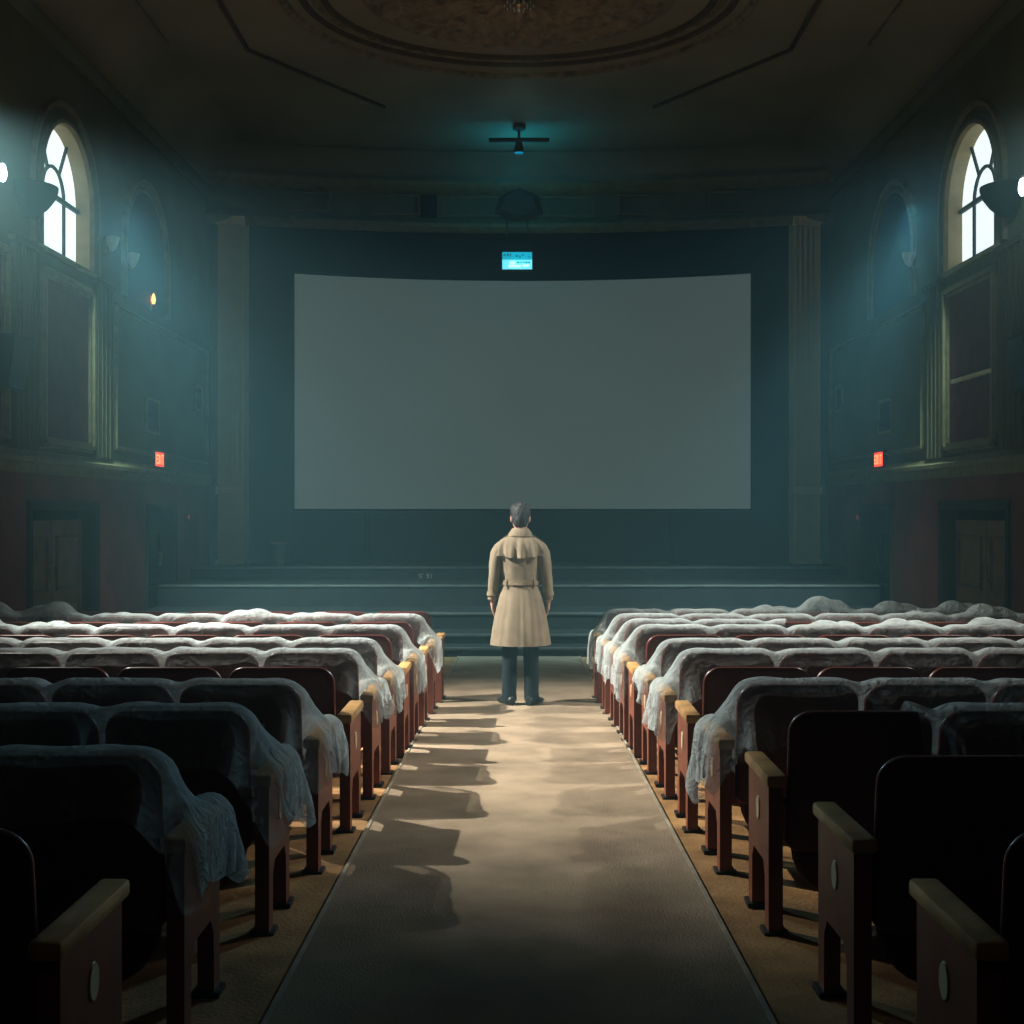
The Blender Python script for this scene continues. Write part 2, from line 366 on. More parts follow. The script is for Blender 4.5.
        for (u0, u1, w0, w1) in ((a - .09, a, -.4, top + .1), (b, b + .09, -.45, top + .1), (a, b, top, top + .1)):
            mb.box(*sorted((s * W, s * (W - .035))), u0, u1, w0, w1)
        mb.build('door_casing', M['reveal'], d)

# ------------------------------------------------------------------ end wall, proscenium, screen, stage
RC = 17.5                                    # plan radius of the curved end
def arcy(x, yc): return yc - RC + math.sqrt(RC * RC - x * x)
mb = MB(); rows_ = []
xs = np.linspace(-W, W, 41)
for z in (-.6, CZ + .1): rows_.append([(x, arcy(x, 21.95), z) for x in xs])
mb.loft(rows_, closed=False, cap0=False, cap1=False); wb = struct(mb.build('wall_back', M['black'], recalc=False), 'black masking curtain wall behind the blank screen', 'wall')
mb = MB(); mb.box(-W, W, Y0 - .05, Y0, -.1, CZ); struct(mb.build('wall_rear', M['maroon']), 'maroon wall behind the back of the auditorium', 'wall')
# proscenium
pr = empty('trim_3', (0, 21, 0)); struct(pr, 'gilt proscenium frame of two pilasters under a curved cornice', 'proscenium')
def pp(o): o.parent = pr; o.matrix_parent_inverse = Matrix.Translation((0, -21, 0)); return o
for s in (-1, 1):
    mb = MB()
    P2 = lambda a, x, z, s=s: (s * x, 20.86 - a, z)
    vband(mb, P2, 4.64, 4.99, 1.82, 6.34, 4, .06); mb.box(s * 4.6, s * 5.03, 20.8, 21.25, .42, 6.34)
    vband(mb, P2, 4.66, 4.97, .62, 1.72, 4, .06); mb.box(s * 4.58, s * 5.05, 20.74, 20.9, .42, .62, .01); mb.box(s * 4.58, s * 5.05, 20.74, 20.9, 1.7, 1.84, .015)
    mb.box(s * 4.58, s * 5.05, 20.74, 20.9, 6.2, 6.34, .015)
    pp(mb.build('pilaster', M['column']))
    mb = MB(); mb.box(s * 5.0, s * (W + .02), 20.95, 21.2, -.5, CZ); pp(mb.build('return_wall', M['olive']))
def cornice(mb, prof, yc=21.55):
    rings = []
    for x in np.linspace(-W, W, 49):
        rings.append([(x, arcy(x, yc) - a, z) for a, z in prof])
    mb.loft(rings)
mb = MB(); cornice(mb, [(0, 6.22), (.06, 6.22), (.14, 6.3), (.14, 6.36), (.07, 6.42), (.02, 6.45), (0, 6.46)]); pp(mb.build('lower_moulding', M['gold']))
mb = MB(); cornice(mb, [(-.3, 6.42), (0.0, 6.42), (0.0, 6.92), (-.3, 6.92)]); pp(mb.build('frieze', M['olive']))
mb = MB(); cornice(mb, [(0, 6.88), (.06, 6.9), (.2, 7.0), (.22, 7.06), (.0, 7.08)]); pp(mb.build('upper_moulding', M['gold']))
for x in np.linspace(-3.75, 3.75, 6):
    mb = MB(); y = arcy(x, 21.55)
    for (x0, x1, z0, z1) in ((-.55, .55, 6.5, 6.53), (-.55, .55, 6.82, 6.85), (-.55, -.52, 6.53, 6.82), (.52, .55, 6.53, 6.82)): mb.box(x + x0, x + x1, y - .04, y + .04, z0, z1)
    pp(mb.build('frieze_panel', M['gold']))
mb = MB(); y = arcy(0, 21.55)
mb.loft([[(a * .42, y - .05, 6.55 + b) for a, b in ((-1, 0), (-.8, .3), (-.3, .42), (0, .5), (.3, .42), (.8, .3), (1, 0), (.5, -.1), (0, -.16), (-.5, -.1))], [(a * .3, y - .16, 6.6 + b * .75) for a, b in ((-1, 0), (-.8, .3), (-.3, .42), (0, .5), (.3, .42), (.8, .3), (1, 0), (.5, -.1), (0, -.16), (-.5, -.1))]])
pp(mb.build('cartouche', M['ringdark']))
mb = MB(); mb.box(-1.72, -1.42, arcy(1.5, 21.55) - .07, arcy(1.5, 21.55) + .02, 6.48, 6.86, .01)
tag(mb.build('loudspeaker', M['dark']), 'small dark box set in the frieze above the screen', 'speaker')
# screen
sr = 11.1; sxc = .06
def scy(x): return 21.55 - sr + math.sqrt(sr * sr - (x - sxc) ** 2)
mb = MB(); xs = np.linspace(sxc - 3.82, sxc + 3.82, 41)
mb.loft([[(x, scy(x), 1.46) for x in xs], [(x, scy(x), 5.4) for x in xs]], closed=False, cap0=False, cap1=False)
scr = empty('cinema_screen', (sxc, 21.5, 1.46)); tag(scr, 'large blank grey cinema screen curving across the stage', 'screen')
def sp(o): o.parent = scr; o.matrix_parent_inverse = Matrix.Translation((-sxc, -21.5, -1.46)); return o
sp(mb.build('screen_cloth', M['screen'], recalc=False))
mb = MB()
for z in (1.42, 5.42): mb.tube([(x, scy(x) + .05, z) for x in xs], .03, 6)
for x in (xs[0] - .02, xs[-1] + .02): mb.tube([(x, scy(x) + .05, 1.42), (x, scy(x) + .05, 5.42)], .03, 6)
for x in (-2.6, 0, 2.6): mb.tube([(x, scy(x) + .1, .5), (x, scy(x) + .1, 1.45)], .03, 6)
sp(mb.build('screen_frame', M['black']))
# stage of low steps
stg = empty('stage', (0, 15.5, fz(15.5))); struct(stg, 'dark stage reached by broad full width steps', 'stage')
lv = [(15.5, -.277), (16.0, -.16), (16.75, .055), (17.9, .36), (19.7, .54)]
zb = -.6
for k, (y, z) in enumerate(lv):
    mb = MB(); y1 = lv[k + 1][0] + .02 if k < 4 else 22.5
    mb.box(-W + .01, W - .01, y, y1, zb, z)
    o = mb.build('stage_deck' if k == 4 else 'step', M['stage']); o.parent = stg; o.matrix_parent_inverse = Matrix.Translation((0, -15.5, -fz(15.5)))
    mb = MB(); mb.box(-W + .02, W - .02, y - .018, y + .05, z - .028, z + .006, .005)
    q = mb.build('nosing', M['nosing']); q.parent = o; q.matrix_parent_inverse = Matrix.Translation((0, -15.5, -fz(15.5))).inverted() @ Matrix.Translation((0, -15.5, -fz(15.5)))
# pale plaque on the stage front
pz = lambda y, px: 1.44 + (510 - px) * y / 1246.0
yy = 19.68; x0 = (415 - 519) * yy / 1246; x1 = (433 - 519) * yy / 1246
pl = MB().box(x0, x1, yy - .025, yy - .0, pz(yy, 584.5), pz(yy, 572.5), .004).build('wall_plaque', M['stage'])
tag(pl, 'small worn plaque with pale marks on the stage front', 'plaque')
mb = MB(); h0, h1 = pz(yy, 583.4), pz(yy, 573.6); rr = random.Random(3)
for a, b in ((.06, .52), (.6, .8), (.86, .95)):
    u0 = x0 + (x1 - x0) * a; u1 = x0 + (x1 - x0) * b
    for k in range(9):
        zc = h0 + (h1 - h0) * (k + .5) / 9
        p = sorted((u0 + (u1 - u0) * rr.random() * .5, u0 + (u1 - u0) * (.5 + .5 * rr.random())))
        MB().box(p[0], p[1], yy - .031, yy - .024, zc - .005, zc + .005).build('plaque_mark', M['pale'], pl)
# grey tapered bin on the stage
bx = (279 - 519) * 20.2 / 1246
b = empty('waste_bin', (bx, 20.2, .54)); tag(b, 'small tapered grey bin standing on the stage by the left pilaster', 'bin')
MB().lathe([(.0, 0), (.085, 0), (.13, .34), (.135, .36), (.12, .36), (.115, .33), (.075, .02), (0, .02)], n=18).build('bin_body', M['zinc'], b)
MB().lathe([(.12, .345), (.14, .345), (.145, .36), (.14, .375), (.12, .375)], n=18).build('rim', M['pale'], b)

# ------------------------------------------------------------------ ceiling
mb = MB(); mb.add([(-W, Y0, CZ), (W, Y0, CZ), (W, 22.6, CZ), (-W, 22.6, CZ)], [(0, 1, 2, 3)])
ce = struct(mb.build('ceiling', M['ceiling'], smooth=False), 'dark plaster ceiling with a large oval medallion', 'ceiling')
for s in (-1, 1):
    mb = MB(); prof = [(W - .7 + .7 * math.sin(t), CZ - .7 + .7 * math.cos(t)) for t in np.linspace(0, PI / 2, 9)]
    mb.loft([[(s * x, Y0, z) for x, z in prof], [(s * x, 21.4, z) for x, z in prof]], closed=False, cap0=False, cap1=False)
    mb.build('cove', M['ceiling'], ce)
mb = MB(); rings = []
for x in np.linspace(-W, W, 33): rings.append([(x, arcy(x, 21.5) - .7 + .7 * math.sin(t), CZ - .42 + .4 * math.cos(t)) for t in np.linspace(0, PI / 2, 8)])
mb.loft(rings, closed=False, cap0=False, cap1=False); mb.build('cove', M['ceiling'], ce)
MC = 14.55
def ering(a, b, w, h, name, m, n=96, z=CZ):
    mb = MB(); rings = []
    for k in range(n):
        t = 2 * PI * k / n; c, s_ = math.cos(t), math.sin(t)
        rings.append([((a + o) * c, MC + (b + o) * s_, z - q) for o, q in ((-w, -.01), (-w * .6, h * .7), (0, h), (w * .6, h * .7), (w, -.01))])
    rings.append(rings[0]); mb.loft(rings, cap0=False, cap1=False); return mb.build(name, m, ce)
ering(2.78, 2.62, .06, .06, 'ceiling_ring', M['relief']); ering(2.55, 2.2, .05, .05, 'ceiling_ring', M['ringdark'])
ering(2.42, 2.05, .045, .03, 'ceiling_ring', M['relief']); ering(2.3, 1.93, .05, .05, 'ceiling_ring', M['ringdark'])
mb = MB(); nr, na = 26, 144; rings = [[(0, MC, CZ - .12)]]
for i in range(1, nr + 1):
    r = i / nr; ring = []
    for k in range(na):
        t = 2 * PI * k / na
        h = .035 + .035 * math.cos(16 * t) * math.sin(PI * min(1, r * 1.6)) + .03 * math.sin(r * 30) + .025 * math.cos(32 * t + r * 12)
        h = max(.01, h) * (1 if i < nr else 0)
        ring.append((1.85 * r * math.cos(t), MC + 1.55 * r * math.sin(t), CZ - .012 - h))
    rings.append(ring)
mb.loft(rings, cap1=False); mb.build('medallion', M['relief'], ce)
for (hx, y1, y2, xm) in ((3.53, 16.2, 18.5, 2.0), (4.5, 16.0, 19.3, 3.3)):
    mb = MB(); path = [(-hx, 8), (-hx, y1), (-xm, y2), None, (xm, y2), (hx, y1), (hx, 8)] if hx < 4 else [(-hx, 8), (-hx, y1), None, (hx, y1), (hx, 8)]
    lw_ = .012 if hx > 4 else .024
    for pq, rs in zip(path[:-1], path[1:]):
        if pq is None or rs is None: continue
        (a, b), (c, d) = pq, rs
        dx, dy = c - a, d - b; l = math.hypot(dx, dy); nx, ny = -dy / l * lw_, dx / l * lw_
        mb.loft([[(a + nx, b + ny, CZ), (a - nx, b - ny, CZ), (a - nx, b - ny, CZ - .035), (a + nx, b + ny, CZ - .035)],
                 [(c + nx, d + ny, CZ), (c - nx, d - ny, CZ), (c - nx, d - ny, CZ - .035), (c + nx, d + ny, CZ - .035)]])
    mb.build('ceiling_panel_line', M['relief'] if hx > 4 else M['ringdark'], ce)
# chandelier in the middle of the medallion
ch = empty('chandelier', (0, MC, CZ - .03)); ch.scale = (.4, .4, .4); tag(ch, 'dim crystal chandelier hanging at the centre of the ceiling medallion', 'chandelier')
MB().lathe([(0, .1), (.12, .1), (.1, .05), (.03, .0), (.03, -.1), (.09, -.14), (.12, -.2), (.05, -.26), (0, -.27)]).build('stem', M['brass'], ch)
mb = MB()
for k in range(10):
    t = 2 * PI * k / 10; c, s_ = math.cos(t), math.sin(t)
    mb.tube([(.08 * c, .08 * s_, -.16), (.25 * c, .25 * s_, -.22), (.4 * c, .4 * s_, -.14), (.44 * c, .44 * s_, -.06)], .012, 6)
mb.build('arms', M['brass'], ch)
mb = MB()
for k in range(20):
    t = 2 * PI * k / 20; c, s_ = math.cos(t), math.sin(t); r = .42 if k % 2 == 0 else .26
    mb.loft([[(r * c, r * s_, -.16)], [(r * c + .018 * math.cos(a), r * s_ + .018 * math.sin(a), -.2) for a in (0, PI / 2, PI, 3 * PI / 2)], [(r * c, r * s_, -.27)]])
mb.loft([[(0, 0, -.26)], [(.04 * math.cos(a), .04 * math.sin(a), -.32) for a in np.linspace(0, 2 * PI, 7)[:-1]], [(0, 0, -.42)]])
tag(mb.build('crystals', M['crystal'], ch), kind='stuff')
# bar fixture under the ceiling in front of the screen
bf = empty('lighting_bar', (0, 19.4, 7.2)); tag(bf, 'dark lighting bar hanging under the ceiling above the cyan sign', 'lighting bar')
MB().tube([(-.47, 0, 0), (.47, 0, 0)], .035, 8).build('bar', M['dark'], bf)
MB().tube([(0, 0, 0), (0, 0, CZ - 7.2)], .02, 8).lathe([(0, .24), (.1, .24), (.1, .17), (.05, .14), (0, .14)]).build('drop_rod', M['dark'], bf)
MB().lathe([(0, -.02), (.05, -.03), (.07, -.12), (.075, -.2), (0, -.19)]).build('lamp_head', M['dark'], bf)

# ------------------------------------------------------------------ cyan lightbox sign
sg = empty('lightbox_sign', (-.03, 20.4, 5.52)); tag(sg, 'glowing cyan lightbox sign hanging above the top edge of the screen', 'sign')
MB().box(-.26, .26, .0, .1, -.16, .155, .01).build('sign_case', M['dark'], sg)
MB().box(-.245, .245, -.012, 0, -.14, .14).build('sign_face', M['cyan_hi'], sg)
MB().box(-.245, .245, -.016, -.011, .015, .14).build('sign_band', M['cyan_lo'], sg)
rr = random.Random(5)
for k in range(9):
    a = -.22 + .05 * k; MB().box(a, a + .02 + .015 * rr.random(), -.019, -.015, .05 + .03 * rr.random(), .07 + .05 * rr.random()).build('sign_mark', M['cyan_mark'], sg)
for k in range(5): a = .0 + .045 * k; MB().box(a, a + .03, -.019, -.011, -.03 - .01 * rr.random(), -.02).build('sign_mark', M['cyan_mark'], sg)
mb = MB()
for z0, z1, a, b in ((-.06, -.01, -.12, -.03), (-.11, -.07, -.14, .06), (-.1, -.06, .09, .2)): mb.box(a, b, -.0165, -.011, z0, z1)
mb.build('sign_lettering', M['cyan_white'], sg)
mb = MB()
for x in (-.17, .17): mb.tube([(x, .05, .15), (x, .05, .8)], .012, 6)
mb.box(-.2, .2, .02, .08, .24, .26); mb.build('hanger', M['dark'], sg)

# ------------------------------------------------------------------ things fixed to the side walls
def wroot(name, s, y, z, label, cat, group=None):
    o = empty(name, (s * W, y, z), 0 if s < 0 else PI); tag(o, label, cat, group); return o   # local +x points into the hall (y flips on the right wall)
FONT = {'E': [(0, 0, .2, 1), (.2, 0, 1, .18), (.2, .41, .85, .59), (.2, .82, 1, 1)], 'I': [(.4, 0, .6, 1)], 'T': [(.4, 0, .6, .82), (0, .82, 1, 1)]}
for s in (-1, 1):
    side = 'left' if s < 0 else 'right'
    # exit sign
    o = wroot('exit_sign', s, 17.78, pz(17.8, 459.5), 'glowing red exit sign on the %s wall' % side, 'exit sign')
    MB().box(0, .07, -.22, .22, -.12, .12, .01).build('sign_case', M['dark'], o)
    MB().box(.07, .076, -.2, .2, -.1, .1).build('sign_face', M['exit_face'], o)
    mb = MB()
    # seen from inside the hall the letters run along -y on local axes (left wall) and are mirrored by the turn on the right wall
    dirn = 1
    for i, c in enumerate('EXIT'):
        u0 = -.175 + i * .092
        if c == 'X':
            for q in (0, 1):
                pa = [(u0, -.07), (u0 + .02, -.07), (u0 + .08, .07), (u0 + .06, .07)] if q == 0 else [(u0 + .06, -.07), (u0 + .08, -.07), (u0 + .02, .07), (u0, .07)]
                mb.prism([(dirn * a, b) for a, b in pa], 'x', .076, .081)
        else:
            for (a, b2, c2, d2) in FONT[c]: mb.box(.076, .081, dirn * (u0 + .08 * a), dirn * (u0 + .08 * c2), -.07 + .14 * b2, -.07 + .14 * d2)
    mb.build('sign_letters', M['exit_letter'], o)
    # framed panels (vents)
    for (y, z, hw, hh, lab) in ((17.6, 2.76, .27, .2, 'framed dark panel above the exit sign on the %s wall'), (20.15, 3.24, .17, .17, 'small dark panel beside the proscenium on the %s wall')):
        o = wroot('wall_vent', s, y, z, lab % side, 'vent')
        mb = MB()
        for (a, b2, c2, d2) in ((-hw - .05, hw + .05, hh, hh + .05), (-hw - .05, hw + .05, -hh - .05, -hh), (-hw - .05, -hw, -hh, hh), (hw, hw + .05, -hh, hh)): mb.box(0, .035, a, b2, c2, d2)
        mb.build('vent_frame', M['gold'], o)
        mb = MB(); mb.box(0, .01, -hw, hw, -hh, hh)
        for k in range(7): zz = -hh + (k + .5) * hh * 2 / 7; mb.box(.01, .022, -hw, hw, zz - .008, zz + .008)
        mb.build('louvre', M['bluegrey'], o)
    # red alarm point
    o = wroot('alarm_point', s, 19.4 if s < 0 else 18.95, 1.33, 'small red alarm button box below the belt moulding on the %s wall' % side, 'alarm')
    MB().box(0, .05, -.07, .07, -.07, .07, .01).build('alarm_case', M['maroon'], o); MB().tube([(.05, 0, 0), (.065, 0, 0)], .035, 12).build('button', M['alarm'], o)
    # bowl uplighter across the window edge
    o = wroot('wall_uplighter', s, 13.05, 4.83, 'dark bowl uplighter fixed beside the near edge of the %s window' % side, 'wall lamp')
    mb = MB(); rings = []
    for (r, z) in ((.3, .0), (.3, -.03), (.27, -.12), (.2, -.22), (.11, -.3), (.03, -.335)):
        rings.append([(.06 + r * math.sin(t), r * math.cos(t), z) for t in np.linspace(0, PI, 15)] + [(.03, -r, z), (.03, r, z)])
    mb.loft(rings); mb.build('bowl', M['bowl'], o)
    MB().box(0, .06, -.06, .06, -.3, .06, .01).build('wall_bracket', M['iron'], o)
    # flood lamp at the edge of the view
    o = wroot('flood_lamp', s, 12.05 if s < 0 else 12.36, 4.73 if s < 0 else 4.67, 'bright white flood lamp on the %s wall' % side, 'flood lamp')
    MB().box(0, .05, -.05, .05, -.12, .12, .01).tube([(.02, 0, 0), (.1, -s * -.0, 0)], .02, 8).build('lamp_bracket', M['iron'], o)
    mb = MB(); mb.tube([(.06, 0, 0), (.1, 0, 0), (.2, 0, -.02)], [.05, .09, .11], 16); mb.build('lamp_housing', M['iron'], o)
    MB().ell((.2, 0, -.02), (.03, .095, .095)).build('lens', M['lens'], o)
    # loudspeaker
    o = wroot('loudspeaker', s, 12.55, 2.92, 'dark tapered loudspeaker hanging on the %s wall' % side, 'speaker')
    mb = MB(); mb.loft([[(.06, -.22, -.27), (.13, -.22, -.27), (.13, .22, -.27), (.06, .22, -.27)], [(.06, -.22, .27), (.20, -.22, .27), (.20, .22, .27), (.06, .22, .27)]]); mb.build('speaker_case', M['dark'], o)
    mb = MB(); mb.loft([[(.133, -.2, -.25), (.133, .2, -.25), (.142, .2, -.25), (.142, -.2, -.25)], [(.2, -.2, .25), (.2, .2, .25), (.208, .2, .25), (.208, -.2, .25)]]); mb.build('grille', M['bluegrey'], o)
    MB().box(0, .07, -.05, .05, -.1, .1).build('wall_mount', M['iron'], o)
def sconce(s, y, z, label, big=.72):
    o = wroot('wall_sconce', s, y, z, label, 'wall lamp')
    mb = MB(); rings = []
    for (r, zz) in ((.12, .12), (.125, .1), (.1, .0), (.06, -.09), (.02, -.13)): rings.append([(.1 + r * big * math.cos(t), r * big * math.sin(t), zz * big) for t in np.linspace(0, 2 * PI, 15)[:-1]])
    mb.loft(rings); mb.build('glass_shade', M['shade'], o)
    MB().box(0, .02, -.05, .05, -.12, .06, .006).tube([(.01, 0, -.08), (.06, 0, -.1), (.1, 0, -.1)], .012, 6).build('wall_bracket', M['brass'], o)
sconce(-1, 15.62, 4.78, 'pale glass wall sconce close to the far edge of the left window')
sconce(-1, 16.45, 4.74, 'faint pale wall sconce inside the blind arch on the left wall')
sconce(1, 16.3, 4.72, 'pale shell shaped wall sconce beside the right window')
o = wroot('candle_lamp', -1, 17.56, 4.42, 'tiny glowing orange candle lamp on the left wall', 'wall lamp')
MB().box(0, .02, -.04, .04, -.16, .04, .005).tube([(.01, 0, -.12), (.07, 0, -.14), (.08, 0, -.1)], .01, 6).build('wall_bracket', M['brass'], o)
MB().lathe([(0, -.08), (.02, -.07), (.03, -.02), (.02, .04), (0, .08)], (.05, 0, 0), 12).build('bulb', M['bulb'], o)
o = wroot('wall_batten', 1, 14.1, 2.95, 'pale horizontal bar across the maroon panel on the right wall', 'bar')
MB().box(.07, .11, -.6, .6, -.025, .025, .006).build('bar', M['batten'], o)
for y in (-.5, .5): MB().box(0.01, .075, y - .02, y + .02, -.02, .02).build('bar_bracket', M['iron'], o)

# ------------------------------------------------------------------ theatre seats
BW, PITCH = .535, .56
def rrect(w, h, rt, rb, n=6):
    pts = []
    for (cx, cz, r, a0) in ((w / 2 - rt, h / 2 - rt, rt, 0), (-w / 2 + rt, h / 2 - rt, rt, PI / 2), (-w / 2 + rb, -h / 2 + rb, rb, PI), (w / 2 - rb, -h / 2 + rb, rb, 1.5 * PI)):
        for k in range(n + 1): a = a0 + PI / 2 * k / n; pts.append((cx + r * math.cos(a), cz + r * math.sin(a)))
    return pts
def panel(mb, out, zc, yf, t, b=.012, crown=0.0):
    w = max(p[0] for p in out); h = max(p[1] for p in out)
    st = [(0, -t / 2 - crown), (.5, -t / 2 - crown * .8), (.85, -t / 2 - crown * .3), (1 - b * .9 / h, -t / 2), (1 - b * .3 / h, -t / 2 + b * .3), (1, -t / 2 + b), (1, t / 2 - b), (1 - b * .3 / h, t / 2 - b * .3), (1 - b * .9 / h, t / 2), (.85, t / 2 + crown * .3), (.5, t / 2 + crown * .8), (0, t / 2 + crown)]
    rings = []
    for s, yo in st:
        if s == 0: rings.append([(0, yf(0, zc) + yo, zc)])
        else: rings.append([(x * s, yf(x * s, zc + z * s) + yo, zc + z * s) for x, z in out])
    mb.loft(rings)
TILT = .13
def yb(x, z): return -TILT * (z - .45) + .35 * x * x - .02
def make_seat(s, aisle):
    """s = +1: aisle on the local +x side (left block)"""
    t = empty('theatre_seat')
    mb = MB(); panel(mb, rrect(BW, .54, .085, .05), .545, yb, .03, .012); mb.build('backrest', M['shell'], t)
    mb = MB(); panel(mb, rrect(BW - .05, .44, .07, .05), .545, lambda x, z: yb(x, z) + .035, .05, .02, .012); mb.build('back_cushion', M['pad'], t)
    mb = MB(); panel(mb, rrect(.46, .42, .04, .16), .315, lambda x, z: .085 + .12 * (z - .3), .1, .03, .01); mb.build('seat', M['pad'], t)
    ax = s * (BW / 2 + (.06 if aisle else .0125))
    hw = .038 if aisle else .028
    y0, y1 = (-.13, .34) if aisle else (.05, .34)
    mb = MB(); mb.box(ax - hw, ax + hw, y0, y1, .545, .59, .012); mb.build('armrest', M['wood'], t)
    w2 = .026 if aisle else .014
    a, b = y0 + .025, y1 - .035
    poly = [(a, 0.01), (a + .07, .01), (a + .075, .2), (a + .11, .25), (b - .11, .25), (b - .075, .2), (b - .07, .01), (b, .01), (b, .545), (a, .545)]
    mb = MB(); mb.prism(poly, 'x', ax - w2, ax + w2); ep = mb.build('end_panel' if aisle else 'standard', M['endwood'] if aisle else M['iron'], t, smooth=False)
    for q in (a - .015, b - .085): MB().box(ax - w2 - .018, ax + w2 + .018, q, q + .1, -.006, .014, .004).build('foot_plate', M['iron'], ep)
    if aisle:
        mb = MB(); cx = ax + s * w2
        mb.loft([[(cx, .1 + .032 * math.cos(k * PI / 10), .42 + .046 * math.sin(k * PI / 10)) for k in range(20)], [(cx + s * .004, .1 + .03 * math.cos(k * PI / 10), .42 + .043 * math.sin(k * PI / 10)) for k in range(20)]])
        mb.build('number_plate', M['plate'], ep)
        # hinge arm joining panel and back
        MB().tube([(ax - s * w2, .02, .46), (s * BW * .42, .03, .46)], .016, 8).build('hinge', M['iron'], t)
    return t
RD = [2.78, 3.70, 4.66, 5.5, 6.26, 7.06, 7.80, 8.38, 9.05, 9.72, 10.42, 11.15]
RE = [1.07, 1.05, 1.0, .955, .92, .905, .885, .85, .84, .82, .80, .775]
NS = [1, 1, 2, 3, 3, 4, 5, 5, 6, 6, 7, 6]
ORD = ['twelfth', 'eleventh', 'tenth', 'ninth', 'eighth', 'seventh', 'sixth', 'fifth', 'fourth', 'third', 'second', 'front']
POS = ['at the aisle', 'second from the aisle', 'third from the aisle', 'fourth from the aisle', 'fifth from the aisle', 'sixth from the aisle', 'seventh from the aisle']
# dust sheets: (side, row, first seat, last seat, aisle overhang, rear, front, turn, bumps)
SHEETS = [
 (-1, 2, 0, 0, .22, .28, .56, 0, []), (-1, 3, 0, 1, .22, .30, .58, -.08, []), (-1, 4, 0, 2, .20, .30, .58, -.14, []),
 (-1, 6, 0, 3, .16, .30, .52, .08, []), (-1, 7, 0, 4, .22, .28, .48, -.06, []), (-1, 9, 0, 5, .26, .26, .46, .06, [(2, .03), (4, .04), (5, .1)]),
 (-1, 11, 0, 6, .26, .24, .44, .05, [(1, .03), (2, .06), (4, .03), (5, .12), (6, .12)]),
 (1, 3, 1, 1, .10, .30, .52, .0, []), (1, 4, 0, 2, .24, .32, .58, .16, []), (1, 6, 0, 3, .24, .30, .52, -.08, []), (1, 7, 0, 4, .16, .28, .48, .08, []),
 (1, 9, 0, 5, .26, .26, .46, -.06, [(2, .05), (3, .06), (4, .07), (5, .05)]), (1, 10, 0, 1, .26, .24, .44, .06, []),
 (1, 11, 0, 6, .22, .24, .44, -.06, [(4, .04), (5, .10), (6, .08)]), (1, 12, 0, 5, .30, .24, .48, .05, [(2, .05), (3, .13), (4, .09), (5, .09)]),
]
covered = {(sd, r, i) for (sd, r, a, b, *_q) in SHEETS for i in range(a, b + 1)}
protos = {}
for sd in (-1, 1):
    block = 'left' if sd < 0 else 'right'
    for r in range(12):
        for i in range(NS[r]):
            key = (sd, i == 0)
            if key not in protos: o = protos[key] = make_seat(-sd, i == 0)
            else: o = copy_tree(protos[key])
            o.location = (sd * (RE[r] + BW / 2 + i * PITCH), RD[r], fz(RD[r]))
            o.rotation_euler = (0, 0, (R.random() - .5) * .02)
            cov = (sd, r + 1, i) in covered
            lab = '%s maroon theatre seat %s, %s row from the stage, %s block' % ('sheet covered' if cov else 'bare', POS[i], ORD[r], block)
            tag(o, lab, 'theatre seat', 'theatre seats in rows on the %s of the aisle' % block)

# ------------------------------------------------------------------ dust sheets: cloth settled over the seats
def seat_sdf(p, boxes, bumps):
    """distance to the seats of one row (row-local x, y, z); boxes = (kind, x centre, half width, y0, y1, z top)"""
    x, y, z = p[:, 0], p[:, 1], p[:, 2]
    d = np.full(len(p), 9.0)
    for (k, cx, hw, y0, y1, zt) in boxes:
        if k == 'back':
            rr_ = .085
            qx = np.abs(x - cx) - hw + rr_; qz = np.abs(z - zt / 2) - zt / 2 + rr_
            d2 = np.minimum(np.maximum(qx, qz), 0) + np.hypot(np.maximum(qx, 0), np.maximum(qz, 0)) - rr_
            yc = -TILT * (z - .45) + .35 * np.clip(x - cx, -.3, .3) ** 2 + .0
            w = np.abs(y - yc - .014) - .064
        else:
            qx = np.abs(x - cx) - hw; qz = np.abs(z - zt / 2) - zt / 2
            d2 = np.minimum(np.maximum(qx, qz), 0) + np.hypot(np.maximum(qx, 0), np.maximum(qz, 0))
            w = np.abs(y - (y0 + y1) / 2) - (y1 - y0) / 2
        dd = np.minimum(np.maximum(d2, w), 0) + np.hypot(np.maximum(d2, 0), np.maximum(w, 0))
        d = np.minimum(d, dd)
    for (bx_, by_, bz_, br_) in bumps:
        d = np.minimum(d, np.sqrt((x - bx_) ** 2 + (y - by_) ** 2 + (z - bz_) ** 2) - br_)
    return d
